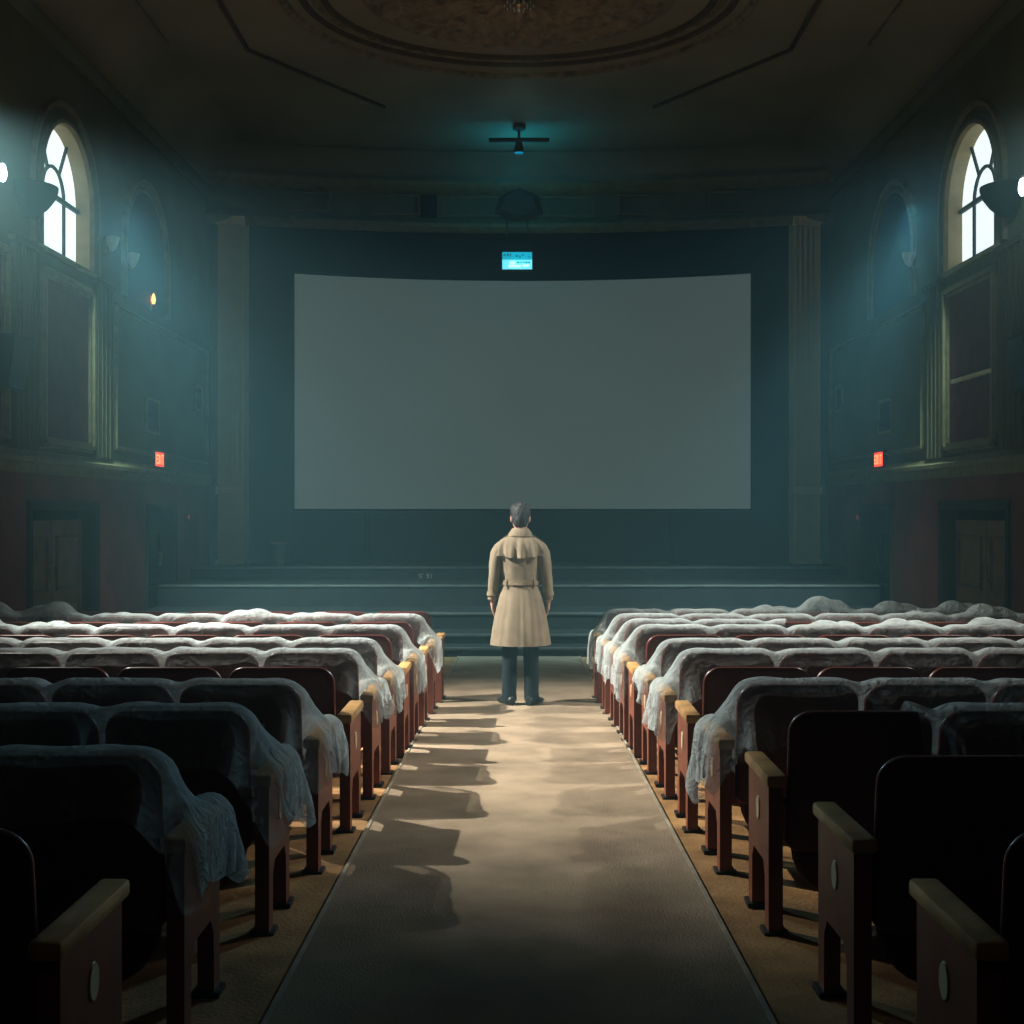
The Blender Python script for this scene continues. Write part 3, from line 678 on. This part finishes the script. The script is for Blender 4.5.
def drape(sd, row, a, b, over, rear, front, turn, bumps, res=.036, steps=120):
    rng = np.random.default_rng(row * 10 + (sd > 0) * 100 + a)
    # row-local frame: u = distance outwards from the first seat's aisle edge
    boxes = []
    for i in range(max(0, a - 1), b + 2):
        cx = BW / 2 + i * PITCH
        boxes.append(('back', cx, BW / 2 + .010, 0, 0, .816))
        boxes.append(('box', cx, .23, .03, .15, .53))
        boxes.append(('box', cx - BW / 2 - (.06 if i == 0 else .0125), .052 if i == 0 else .045, -.155 if i == 0 else .05, .375, .607))
    bl = []
    for (i, h) in bumps:
        cx = BW / 2 + i * PITCH + .1 * (rng.random() - .5)
        bl.append((cx, .03, .80 + h - .14, .14)); bl.append((cx + .16, .08, .80 + h * .7 - .13, .13))
    u0 = a * PITCH - over - (.1 if a == 0 else 0); u1 = b * PITCH + BW + (.16 if b > 0 or a > 0 else .3)
    nu = int((u1 - u0) / res) + 1; nv = int((rear + front) / res) + 1
    U, V = np.meshgrid(np.linspace(u0, u1, nu), np.linspace(-rear, front, nv), indexing='ij')
    ca, sa = math.cos(turn), math.sin(turn)
    uc = a * PITCH
    amt = np.clip(1 - (U - uc) / .5, 0, 1)                      # only the aisle end is skewed
    V2 = V + np.tan(turn) * (uc - U) * amt
    V2 += .025 * np.sin(U * 9 + rng.random() * 6) ; U2 = U + .03 * np.sin(V * 8 + rng.random() * 6) * np.clip(1 - (U - u0) / .5, 0, 1) + .05 * np.sin(V * 7 + rng.random() * 6) * np.clip(1 - (u1 - U) / .4, 0, 1)
    top = .84 + max([h for _, h in bumps] + [0]) + .02
    p = np.stack([U2, V2, np.full_like(U2, top) + .008 * np.sin(U2 * 23 + 1) * np.sin(V2 * 17)], -1)
    rest = p.copy()
    # slight looseness along the row so that the cloth dips between the backs
    idx = np.arange(nu * nv).reshape(nu, nv)
    cons = []; wr = rng.random((nu + 6, nv + 6)); wr = sum(wr[i_:nu + i_, j_:nv + j_] for i_ in range(4) for j_ in range(4)) / 16
    wrk = (1 + (wr - .5) * (.6 if bumps else .45)).ravel()
    def addc(A, B, k, slack=1.0):
        A = A.ravel(); B = B.ravel(); L0 = np.linalg.norm(rest.reshape(-1, 3)[A] - rest.reshape(-1, 3)[B], axis=1) * slack * wrk[A]
        cons.append((A, B, L0, k))
    for off in (0, 1):
        addc(idx[off:-1:2, :], idx[off + 1::2, :][:len(idx[off:-1:2])], .5, 1.035); addc(idx[:, off:-1:2], idx[:, off + 1::2][:, :idx[:, off:-1:2].shape[1]], .5, 1.01)
    for off in (0, 1):
        A = idx[off:-1:2, :-1]; B = idx[off + 1::2, 1:][:A.shape[0]]; addc(A, B, .2, 1.02)
        A = idx[off:-1:2, 1:]; B = idx[off + 1::2, :-1][:A.shape[0]]; addc(A, B, .2, 1.02)
    bend = []
    x = p.reshape(-1, 3).copy(); vel = np.zeros_like(x)
    dt = .022; th = .017
    for it in range(steps):
        vel[:, 2] -= 9.8 * dt; vel *= .965
        sp_ = np.linalg.norm(vel, axis=1, keepdims=True); vel *= np.minimum(1, .55 / np.maximum(sp_, 1e-6))
        prev = x.copy(); x = x + vel * dt
        for sub in range(4):
            for _ in range(2):
                for (A, B, L0, k) in cons:
                    d = x[B] - x[A]; l = np.linalg.norm(d, axis=1)
                    c = (k * (l - L0) / np.maximum(l, 1e-9))[:, None] * d
                    x[A] += c; x[B] -= c
            if sub == 1:
                g = x.reshape(nu, nv, 3); lap = np.zeros_like(g)
                lap[1:-1] += (g[:-2] + g[2:]) / 2 - g[1:-1]; lap[:, 1:-1] += (g[:, :-2] + g[:, 2:]) / 2 - g[:, 1:-1]
                x = (g + .045 * lap).reshape(-1, 3)
            d = seat_sdf(x, boxes, bl); hit = np.where(d < th)[0]
            if len(hit):
                q = x[hit]; e = .004; gr = np.zeros_like(q)
                for ax_ in range(3):
                    o = np.zeros(3); o[ax_] = e
                    gr[:, ax_] = seat_sdf(q + o, boxes, bl) - seat_sdf(q - o, boxes, bl)
                gl = np.linalg.norm(gr, axis=1, keepdims=True); gr = gr / np.maximum(gl, 1e-9)
                x[hit] += gr * np.minimum(th - d[hit], .06)[:, None]
                mv = x[hit] - prev[hit]; nrm = (mv * gr).sum(1, keepdims=True) * gr; x[hit] -= (mv - nrm) * .75
        x[:, 2] = np.maximum(x[:, 2], .02)
        vel = (x - prev) / dt
    # creases: ridged folds pushed outwards, never into the seats
    g = x.reshape(nu, nv, 3); du = np.gradient(g, axis=0); dv = np.gradient(g, axis=1); n_ = np.cross(du, dv); n_ /= np.maximum(np.linalg.norm(n_, axis=2, keepdims=True), 1e-9)
    r_ = np.zeros((nu, nv))
    for q in range(9):
        an = rng.random() * PI; fr = 18 + 34 * rng.random(); wp = 1.1 * np.sin(U * 5 + rng.random() * 6) * np.sin(V * 6 + rng.random() * 6)
        r_ += (1 - np.abs(np.sin((U * math.cos(an) + V * math.sin(an)) * fr / 2 + wp * 2 + rng.random() * 6))) ** 2 * (.5 + .5 * np.sin(U * 4 * rng.random() + V * 5 + rng.random() * 6))
    x = (g + n_ * (.0042 * np.maximum(r_, 0))[..., None]).reshape(-1, 3)
    return x, nu, nv
def sheet(sd, row, a, b, over, rear, front, turn, bumps):
    x, nu, nv = drape(sd, row, a, b, over, rear, front, turn, bumps)
    r = row - 1
    vs = [(sd * u, v, w) for u, v, w in x.tolist()]
    fs = [(i * nv + j, (i + 1) * nv + j, (i + 1) * nv + j + 1, i * nv + j + 1) for i in range(nu - 1) for j in range(nv - 1)]
    o = MB().add(vs, fs).build('dust_sheet', M['sheet'], ang=180)
    o.location = (sd * RE[r], RD[r], fz(RD[r]))
    md = o.modifiers.new('smooth', 'SUBSURF'); md.levels = 1; md.render_levels = 1
    block = 'left' if sd < 0 else 'right'
    if (a, b) == (0, 0): what = 'white gauzy sheet over the aisle seat of the %s row from the stage, %s block'
    elif a > 0: what = 'white gauzy sheet over the second seat of the %s row from the stage, %s block'
    elif bumps: what = 'bunched white gauzy dust sheet over the %s row from the stage, %s block'
    else: what = 'white gauzy dust sheet over the %s row from the stage, %s block'
    tag(o, (what % (ORD[r], block)), 'dust sheet', 'dust sheets over the theatre seats')
for sh in SHEETS: sheet(*sh)

# ------------------------------------------------------------------ the man in the trench coat
MX, MY = .012, 10.94
man = empty('person', (MX, MY, fz(MY) + .008)); tag(man, 'person in a tan belted trench coat standing in the aisle facing the screen', 'person')
def ringxy(cx, cy, z, a, b, n=24, mod=None, y_back=1.0):
    out = []
    for k in range(n):
        t = 2 * PI * k / n; m = mod(t) if mod else 1
        out.append((cx + a * m * math.cos(t), cy + b * m * math.sin(t), z))
    return out
def body():
    mb = MB()
    # torso, neck and head as one loft
    tab = [(.86, 0, 0, .15, .105), (.95, 0, 0, .16, .115), (1.07, 0, 0, .14, .10), (1.2, 0, .0, .155, .11), (1.33, 0, 0, .17, .115), (1.42, 0, -.005, .15, .095), (1.46, 0, -.01, .09, .07), (1.49, 0, -.008, .06, .06), (1.545, 0, .005, .056, .06),
           (1.555, 0, .03, .058, .085), (1.575, 0, .035, .066, .092), (1.61, 0, .025, .073, .098), (1.65, 0, .02, .077, .10), (1.69, 0, .015, .076, .098), (1.72, 0, .012, .066, .086), (1.745, 0, .01, .045, .06), (1.757, 0, .01, .012, .016)]
    mb.loft([ringxy(cx, cy, z, a, b, 20) for (z, cx, cy, a, b) in tab])
    mb.loft([ringxy(0, .118, 1.595, .016, .022, 8), ringxy(0, .115, 1.62, .013, .014, 8), ringxy(0, .108, 1.65, .008, .008, 8)])   # nose
    mb.ell((0, .118, 1.572), (.024, .012, .007)); mb.ell((0, .108, 1.66), (.055, .02, .012))                                   # mouth, brow
    for s in (-1, 1):
        mb.ell((s * .079, .01, 1.628), (.012, .02, .034)); mb.ell((s * .03, .108, 1.642), (.014, .012, .009))                        # ear, eye
        mb.tube([(s * .12, -.005, 1.395), (s * .175, -.01, 1.37), (s * .225, -.02, 1.15), (s * .235, -.005, 1.1), (s * .246, .02, .93), (s * .246, .025, .9)], [.05, .055, .045, .043, .03, .027], 12)
        # hand: palm, four fingers, thumb
        mb.loft([ringxy(s * .246, .026, .905, .019, .026, 10), ringxy(s * .246, .034, .875, .018, .038, 10), ringxy(s * .244, .042, .84, .016, .043, 10), ringxy(s * .242, .046, .82, .013, .041, 10)])
        for k, (oy, l) in enumerate(((-.03, .062), (-.010, .078), (.012, .084), (.033, .074))):
            bx_, by_ = s * .242, .046 + oy
            mb.tube([(bx_, by_, .835), (bx_ - s * .004, by_ + .004, .835 - l * .45), (bx_ - s * .014, by_ + .012, .835 - l * .8), (bx_ - s * .026, by_ + .016, .835 - l)], [.0095, .009, .0085, .0065], 8)
        mb.tube([(s * .243, .062, .875), (s * .238, .088, .85), (s * .232, .1, .825), (s * .228, .102, .805)], [.012, .0115, .0105, .008], 8)
        # leg and foot
        mb.tube([(s * .085, 0, .93), (s * .09, .005, .75), (s * .092, .01, .5), (s * .094, -.01, .3), (s * .096, -.02, .1), (s * .096, -.02, .06)], [.085, .078, .055, .052, .038, .036], 14)
        mb.tube([(s * .094, -.04, .05), (s * .115, .06, .045), (s * .14, .17, .035)], [.03, .034, .025], 10)
    me = mb.mesh('person_body'); o = bpy.data.objects.new('person_body', me); C.objects.link(o)
    rm = o.modifiers.new('join', 'REMESH'); rm.mode = 'VOXEL'; rm.voxel_size = .0055; rm.use_smooth_shade = True
    sm = o.modifiers.new('relax', 'SMOOTH'); sm.iterations = 2; sm.factor = .4
    dg = bpy.context.evaluated_depsgraph_get(); dg.update()
    me2 = bpy.data.meshes.new_from_object(o.evaluated_get(dg)); me2.name = 'body'
    bpy.data.objects.remove(o); me2.materials.append(M['skin'])
    o = bpy.data.objects.new('body', me2); C.objects.link(o); o.parent = man; return o
body()
# hair: a cap of short wavy hair
mb = MB(); rings = []; rr = random.Random(11)
ph = [rr.random() * 6 for _ in range(6)]
NH = 40
for (z, a, b, cy) in ((1.560, .046, .045, -.03), (1.575, .056, .078, -.01), (1.60, .070, .102, -.002), (1.635, .079, .110, .002), (1.68, .088, .112, .006), (1.72, .084, .104, .008), (1.75, .069, .084, .008), (1.768, .042, .052, .008), (1.775, .012, .014, .008)):
    ring = []
    for k in range(NH):
        t = 2 * PI * k / NH; w = 1 + .045 * math.sin(9 * t + z * 60 + ph[0]) + .04 * math.sin(14 * t - z * 45 + ph[1])
        yy_ = cy + b * w * math.sin(t)
        lim = .045 if z < 1.69 else .2                      # leave the face free
        if z < 1.6: lim = .0
        ring.append((a * w * math.cos(t), min(yy_, lim), z + .004 * math.sin(7 * t + ph[2])))
    rings.append(ring)
mb.loft(rings); hr = mb.build('hair', M['hair'], man, ang=70)
# trousers
mb = MB()
for s in (-1, 1):
    rings = []
    for (z, a, b, cx, cy) in ((.035, .066, .078, .100, -.01), (.06, .066, .078, .099, -.01), (.12, .064, .075, .098, -.008), (.2, .063, .074, .097, -.004), (.3, .064, .075, .096, 0), (.42, .067, .077, .094, .004), (.5, .07, .08, .093, .004), (.62, .076, .087, .09, .002), (.75, .083, .096, .087, 0), (.88, .09, .105, .084, 0), (.97, .09, .11, .082, 0)):
        rings.append(ringxy(s * cx, cy, z, a, b, 24, lambda t, z=z: 1 + .025 * math.sin(3 * t + z * 40) + .02 * math.sin(2 * t - z * 55)))
    mb.loft(rings)
mb.build('trousers', M['trousers'], man, ang=60)
for s in (-1, 1):
    mb = MB(); a = s * -.42; ca, sa = math.cos(a), math.sin(a); ox, oy = s * .098, -.03
    prof = [(-.07, .026, .002, .07), (-.055, .036, 0, .082), (-.02, .04, 0, .088), (.04, .041, 0, .082), (.1, .046, 0, .062), (.15, .047, 0, .052), (.19, .040, 0, .042), (.215, .026, .002, .03), (.225, .01, .006, .02)]
    rings = []
    for (l, w, z0, z1) in prof:
        ring = []
        for k in range(14):
            t = 2 * PI * k / 14; x = w * math.cos(t); z = (z0 + z1) / 2 + (z1 - z0) / 2 * math.sin(t)
            z = max(z, z0 if k else z)
            ring.append((ox + x * ca - l * sa, oy + x * sa + l * ca, z))
        rings.append(ring)
    mb.loft(rings); mb.build('shoe', M['shoe'], man)
# coat
tabc = [(1.505, .070, .068), (1.485, .098, .078), (1.462, .140, .092), (1.44, .176, .102), (1.41, .196, .112), (1.36, .198, .122), (1.30, .192, .126), (1.2, .178, .124), (1.12, .168, .12), (1.07, .164, .118), (1.02, .172, .124), (.94, .19, .142), (.84, .210, .164), (.74, .230, .184), (.64, .246, .2), (.57, .256, .208), (.527, .260, .212)]
def coat_ab(z):
    for (z1, a1, b1), (z0, a0, b0) in zip(tabc[:-1], tabc[1:]):
        if z0 <= z <= z1:
            k = (z - z0) / (z1 - z0); return a0 + (a1 - a0) * k, b0 + (b1 - b0) * k
    return tabc[-1][1:] if z < 1 else tabc[0][1:]
def fold(t, z):
    if z > 1.07:
        k = min(1, (z - 1.07) / .1) * max(0, min(1, (1.46 - z) / .2))
        return 1 + k * (.012 * math.sin(11 * t + z * 9) + .012 * math.sin(7 * t - z * 14))
    k = min(1, (1.07 - z) / .3)
    f = .10 * abs(math.sin(4 * t + .35)) ** .6 + .03 * math.sin(8 * t + 1.3 + z * 2) + .016 * math.sin(15 * t)
    vent = .06 * math.exp(-((t - 1.5 * PI) / .035) ** 2)       # the back vent pleat
    return 1 + k * (f - .05 - vent)
def coat_pt(t, z, off=0.0):
    a, b = coat_ab(z); m = fold(t, z)
    return ((a * m + off) * math.cos(t), -.005 + (b * m + off) * math.sin(t), z)
coat = None
NC = 96
zs = [1.505, 1.485, 1.462, 1.44, 1.41] + list(np.linspace(1.38, 1.07, 14)) + list(np.linspace(1.045, .527, 22))
mb = MB(); rings = [[coat_pt(2 * PI * k / NC, z) for k in range(NC)] for z in zs]
inner = [[(x * .96, y * .96, z) for x, y, z in rings[-1]], [(x * .8, y * .8, z) for x, y, z in [coat_pt(2 * PI * k / NC, .75) for k in range(NC)]]]
mb.loft(rings + inner, cap0=False, cap1=False); coat = mb.build('trench_coat', M['coat'], man, ang=80)
for s in (-1, 1):
    mb = MB(); path = [(s * .105, -.002, 1.462), (s * .145, -.004, 1.437), (s * .175, -.008, 1.40), (s * .197, -.012, 1.34), (s * .213, -.018, 1.24), (s * .223, -.02, 1.15), (s * .230, -.012, 1.08), (s * .238, .004, 1.0), (s * .243, .016, .945), (s * .244, .018, .92), (s * .244, .018, .935)]
    rad = [.02, .044, .062, .072, .067, .063, .059, .054, .051, .050, .040]
    rings = []
    for i, (p, r_) in enumerate(zip(path, rad)):
        rings.append(ringxy(p[0], p[1], p[2], r_ * .88, r_ * 1.12, 28, lambda t, i=i: 1 + .045 * math.sin(2 * t + i * 2.1) + .03 * math.sin(5 * t + i * 1.3)))
    mb.loft(rings); sl = mb.build('sleeve', M['coat'], coat, ang=80)
    mb = MB(); c1 = []
    for z, o_ in ((.99, .0), (.99, .008), (.955, .009), (.955, 0)): c1.append(ringxy(s * .2405, .0095, z, .0515 * .9 + o_, .0515 * 1.12 + o_, 28))
    mb.loft(c1); mb.build('cuff_strap', M['coat_dark'], coat)
    # epaulette lying on the shoulder
    mb = MB(); rings = []
    for k in range(6):
        q = k / 5; x = s * (.085 + .105 * q); z = 1.497 - .055 * q - .018 * q * q; w = .026 - .004 * q
        rings.append([(x, -.012 - w, z - .004), (x, -.012 + w, z - .004), (x, -.012 + w, z + .008), (x, -.012 - w, z + .008)])
    mb.loft(rings); mb.build('epaulette', M['coat'], coat)
# storm flap across the upper back
mb = MB(); rows_ = []
t0, t1 = 1.5 * PI - 1.45, 1.5 * PI + 1.45
zt = [1.47, 1.445, 1.42, 1.39, 1.36, 1.33, 1.30]
for z in zt:
    row = []
    for k in range(49):
        t = t0 + (t1 - t0) * k / 48; q = (1.47 - z) / .17; w = abs(t - 1.5 * PI) / 1.45
        off = .006 + q * (.020 + .013 * math.sin(12 * t + 1) + .011 * math.sin(19 * t))
        hem = z - q * (.022 * (1 - w) * 0 + .012 * math.cos(w * PI))
        row.append(coat_pt(t, max(hem, 1.25), off))
    rows_.append(row)
back = [[(x * .985, y * .985 + .004, z) for x, y, z in r_] for r_ in rows_[::-1]]
mb.loft(rows_ + back[:1] + back[1:], closed=False, cap0=False, cap1=False); mb.build('storm_flap', M['coat'], coat, ang=80)
mb = MB(); mb.loft([[coat_pt(2 * PI * k / 64, z, o_) for k in range(64)] for z, o_ in ((1.092, .002), (1.092, .010), (1.052, .012), (1.052, .002))], cap0=False, cap1=False)
bl_ = mb.build('belt', M['coat_dark'], coat)
for a in (-.75, .75):
    mb = MB(); t = 1.5 * PI + a; p = [coat_pt(t + d, z, o_) for (d, z, o_) in ((-.04, 1.035, .012), (.04, 1.035, .012), (.04, 1.11, .014), (-.04, 1.11, .014))]; p2 = [coat_pt(t + d, z, o_) for (d, z, o_) in ((-.04, 1.035, .019), (.04, 1.035, .019), (.04, 1.11, .02), (-.04, 1.11, .02))]
    mb.loft([p, p2]); mb.build('belt_loop', M['coat'], coat)
# turned down collar
mb = MB(); rings = []
for (z, a, b) in ((1.49, .072, .07), (1.535, .066, .070), (1.545, .070, .074), (1.535, .080, .082), (1.50, .104, .094), (1.475, .118, .1), (1.478, .112, .096)):
    rings.append([(a * math.cos(t), -.004 + b * math.sin(t), z - .02 * max(0, math.sin(t))) for t in np.linspace(.75 * PI, 2.25 * PI, 33)])
mb.loft(rings, closed=False, cap0=False, cap1=False); mb.build('collar', M['coat'], coat, ang=80)

# ------------------------------------------------------------------ haze filling the hall
hz = MB().box(-W - .6, W + .6, Y0 - .4, 23.2, -1.0, CZ + .5).build('haze', None if False else M['dark'], smooth=False)
hm = bpy.data.materials.new('cyan_haze'); hm.use_nodes = True; nt = hm.node_tree
nt.nodes.remove(nt.nodes['Principled BSDF'])
vs_ = nt.nodes.new('ShaderNodeVolumeScatter'); vs_.inputs['Color'].default_value = (0.36, 0.74, 0.86, 1); vs_.inputs['Density'].default_value = 0.0085; vs_.inputs['Anisotropy'].default_value = 0.15
nt.links.new(vs_.outputs[0], nt.nodes['Material Output'].inputs['Volume'])
hz.data.materials.clear(); hz.data.materials.append(hm)
tag(hz, 'thin cyan haze glowing in the beams from the side windows', 'haze', kind='stuff')

# ------------------------------------------------------------------ lights
def light(kind, name, loc, energy, col, target=None, **k):
    l = bpy.data.lights.new(name, kind); l.energy = energy; l.color = col
    for a, b in k.items(): setattr(l, a, b)
    o = bpy.data.objects.new(name, l); C.objects.link(o); o.location = loc
    if target: o.rotation_euler = (Vector(target) - Vector(loc)).to_track_quat('-Z', 'Y').to_euler()
    return o
for s in (-1, 1):
    light('SPOT', 'side_light', (s * 4.95, 9.9 if s < 0 else 9.6, 4.85), 6800 if s < 0 else 2250, (1.0, 0.97, 0.87), (s * .1, 9.0, -.2), spot_size=math.radians(66), spot_blend=1.0, shadow_soft_size=.04 if s < 0 else .12)
    light('SPOT', 'window_daylight', (s * 4.75, WIN_Y, 5.0), 4200, (0.55, 0.92, 1.0), (s * 3.1, 16.3, .6), spot_size=math.radians(62), spot_blend=1.0, shadow_soft_size=.3)
    light('SPOT', 'window_skylight', (s * 5.15, WIN_Y, 5.2), 1900, (0.42, 0.80, 1.0), (-s * 1.9, 4.1, .6), spot_size=math.radians(22), spot_blend=1.0, shadow_soft_size=.4)
    light('POINT', 'flood_lamp_glow', (s * 4.9, 11.95 if s < 0 else 12.28, 4.7), 9, (0.7, 0.97, 1.0), shadow_soft_size=.09)
light('SPOT', 'man_fill_spot', (0, 3.0, 7.1), 60, (1.0, 0.93, 0.78), (.02, 10.6, .6), spot_size=math.radians(15), spot_blend=1.0, shadow_soft_size=.15)  # added warm spot to brighten the man and the aisle; not a projector
light('POINT', 'sign_glow', (0, 20.15, 5.45), 2.0, (0.05, 0.7, 0.9), shadow_soft_size=.2)
light('POINT', 'bar_glow', (0, 19.9, 6.8), 26.0, (0.0, 0.5, 0.85), shadow_soft_size=.25)
light('POINT', 'ceiling_fill', (0, MC, 6.1), 8.0, (1.0, 0.68, 0.40), shadow_soft_size=.3)  # added warm point to lift the ceiling, floating below the chandelier
light('SPOT', 'floor_fill_spot', (0, 14.3, 6.9), 260, (1.0, 0.80, 0.55), (0, 13.6, 0), spot_size=math.radians(62), spot_blend=1.0, shadow_soft_size=.25)  # added spot to warm the floor and steps beyond the man
light('AREA', 'rear_fill', (0, -1.5, 7.2), 5.0, (1.0, 0.85, 0.72), (0, 5, 0), size=3.0)  # unseen area fill added behind the camera; no fixture there

# ------------------------------------------------------------------ camera, world, view
cam = bpy.data.cameras.new('camera'); co = bpy.data.objects.new('camera', cam); C.objects.link(co)
co.location = (0, 0, 1.44); co.rotation_euler = (PI / 2, 0, 0)
cam.sensor_width = 36; cam.sensor_fit = 'HORIZONTAL'; cam.lens = 36 * 1246 / 1024
cam.shift_x = -7 / 1024; cam.shift_y = -2 / 1024
cam.clip_end = 200
scene.camera = co
w = bpy.data.worlds.new('world'); w.use_nodes = True; w.node_tree.nodes['Background'].inputs[0].default_value = (0, 0, 0, 1); scene.world = w
scene.view_settings.view_transform = 'Standard'; scene.view_settings.look = 'None'; scene.view_settings.exposure = 0.15; scene.view_settings.gamma = 0.88
cy = scene.cycles
cy.max_bounces = 6; cy.diffuse_bounces = 2; cy.glossy_bounces = 3; cy.transparent_max_bounces = 16; cy.volume_bounces = 1
cy.use_denoising = True
